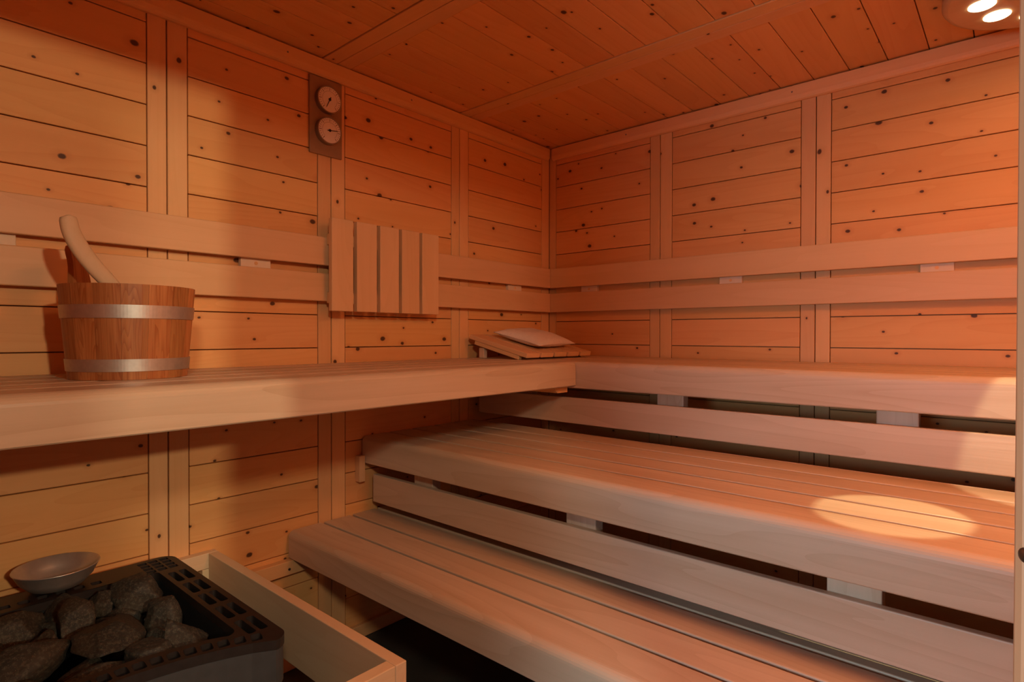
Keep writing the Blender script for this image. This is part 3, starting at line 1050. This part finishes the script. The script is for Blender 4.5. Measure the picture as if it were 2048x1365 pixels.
# x, y, dz, half sizes a b c, rz, rx, ry
stones = [
    (0.470, -2.142, 0.012, 0.132, 0.064, 0.036, 150, 24, 8, 'large flat stone slab lying across the middle of the heap', 0.66),
    (0.296, -2.038, 0.008, 0.066, 0.054, 0.050, 30, 10, 25, 'rounded brown stone at the back right of the heap', 0.82),
    (0.418, -2.026, -0.006, 0.050, 0.038, 0.046, 20, 20, 40, 'notched stone at the right side behind the flat slab', 0.78),
    (0.578, -2.032, -0.002, 0.066, 0.046, 0.038, 20, -15, 10, 'wedge-shaped stone nearest the right front corner of the heater', 0.72),
    (0.606, -2.104, -0.006, 0.052, 0.046, 0.040, 60, 25, 10, 'speckled pale stone by the front rim', 0.78),
    (0.640, -2.058, -0.022, 0.034, 0.028, 0.028, 40, 0, 20, 'small speckled stone wedged against the front rim', 0.78),
    (0.258, -2.172, -0.008, 0.050, 0.066, 0.046, 75, 15, 10, 'broad dark stone at the back centre of the heap', 0.80),
    (0.350, -2.178, 0.014, 0.052, 0.034, 0.044, 165, 30, -20, 'egg-shaped upright stone left of the flat slab', 0.84),
    (0.272, -2.108, 0.000, 0.036, 0.026, 0.040, 30, 0, 10, 'small upright stone wedged behind the flat slab', 0.80),
    (0.250, -2.060, -0.038, 0.040, 0.060, 0.036, 90, 0, 5, 'shadowed stone low against the back wall of the basin', 0.80),
    (0.280, -2.275, -0.008, 0.058, 0.066, 0.050, 10, 15, -15, 'large domed stone at the left back of the heap', 0.80),
    (0.384, -2.240, -0.014, 0.054, 0.034, 0.036, 160, 10, 10, 'low greenish stone between the domed stone and the flat slab', 0.78),
    (0.458, -2.290, 0.006, 0.072, 0.050, 0.042, 100, 5, -10, 'long reddish stone at the left front of the heap', 0.78),
    (0.590, -2.200, -0.012, 0.074, 0.032, 0.030, 110, 10, 8, 'narrow pale stone lying along the front rim', 0.72),
    (0.548, -2.290, -0.030, 0.056, 0.044, 0.034, 80, 0, 12, 'dark reddish stone at the bottom edge of the picture', 0.78),
    (0.386, -2.120, -0.022, 0.044, 0.040, 0.036, 40, 10, 0, 'small rusty stone half hidden behind the flat slab', 0.78),
    (0.330, -2.075, -0.034, 0.044, 0.040, 0.036, 15, 10, 0, 'low dark stone under the notched and rounded stones', 0.78),
    (0.500, -2.050, -0.036, 0.046, 0.040, 0.034, 60, 0, 8, 'shadowed stone in the gap behind the wedge-shaped stone', 0.78),
    (0.530, -2.205, -0.034, 0.050, 0.046, 0.034, 20, 0, 5, 'dark stone in the gap in front of the flat slab', 0.78),
    (0.300, -2.215, -0.034, 0.046, 0.044, 0.036, 50, 5, 0, 'dark stone in the gap beside the domed stone', 0.78),
    (0.330, -2.330, -0.020, 0.056, 0.050, 0.044, 130, 10, 5, 'stone at the far left side of the heap beyond the domed one', 0.78),
]
for i, s in enumerate(stones):
    stone(s[0], s[1], SZ + s[2], s[3], s[4], s[5], s[6], s[7], s[8], 100 + i * 7, s[9], sharp=s[10])
# steel dish on the back rim
dish = lathe([(0, 0), (0.035, 0.001), (0.055, 0.008), (0.074, 0.028), (0.0855, 0.052), (0.0875, 0.0535), (0.0865, 0.0555), (0.0840, 0.0545), (0.0715, 0.030), (0.053, 0.011), (0.034, 0.004), (0, 0.003)], 56, 'steel', 'metal_dish')
tag(link('metal_dish', dish, None, (0.150, -2.172, HZ + 0.0008)), 'shallow brushed steel dish on the back rim of the heater', 'dish')

# ------------------------------------------------------------------ wooden guard around the heater
GZ1, GZ0 = EYE - 0.678, EYE - 0.835
gd = thing('heater_guard', 'pale wooden guard rail of boards around the heater', 'guard rail', (0.48, -1.76, GZ0))
bx(gd, 'side_board', 0.030, 0.964, -1.772, -1.744, GZ0, GZ1, 'guard_wood', R_BACK, 0.002)
bx(gd, 'side_board', 0.030, 0.964, -2.668, -2.640, GZ0, GZ1, 'guard_wood', R_BACK, 0.002)
bx(gd, 'front_board', 0.933, 0.9635, -2.640, -1.7725, GZ0, GZ1, 'guard_wood', R_LEFT, 0.002)
bx(gd, 'wall_batten', 0.0010, 0.0295, -2.668, -1.744, GZ1 - 0.048, GZ1, 'guard_wood', R_LEFT, 0.002)
bx(gd, 'wall_strip', 0.0010, 0.0295, -1.790, -1.744, GZ0, GZ1 - 0.049, 'guard_wood', R_LEFTV, 0.002)
bx(gd, 'leg', 0.900, 0.932, -2.638, -2.606, 0.0005, GZ0 + 0.10, 'guard_wood', R_BACKV, 0.002)
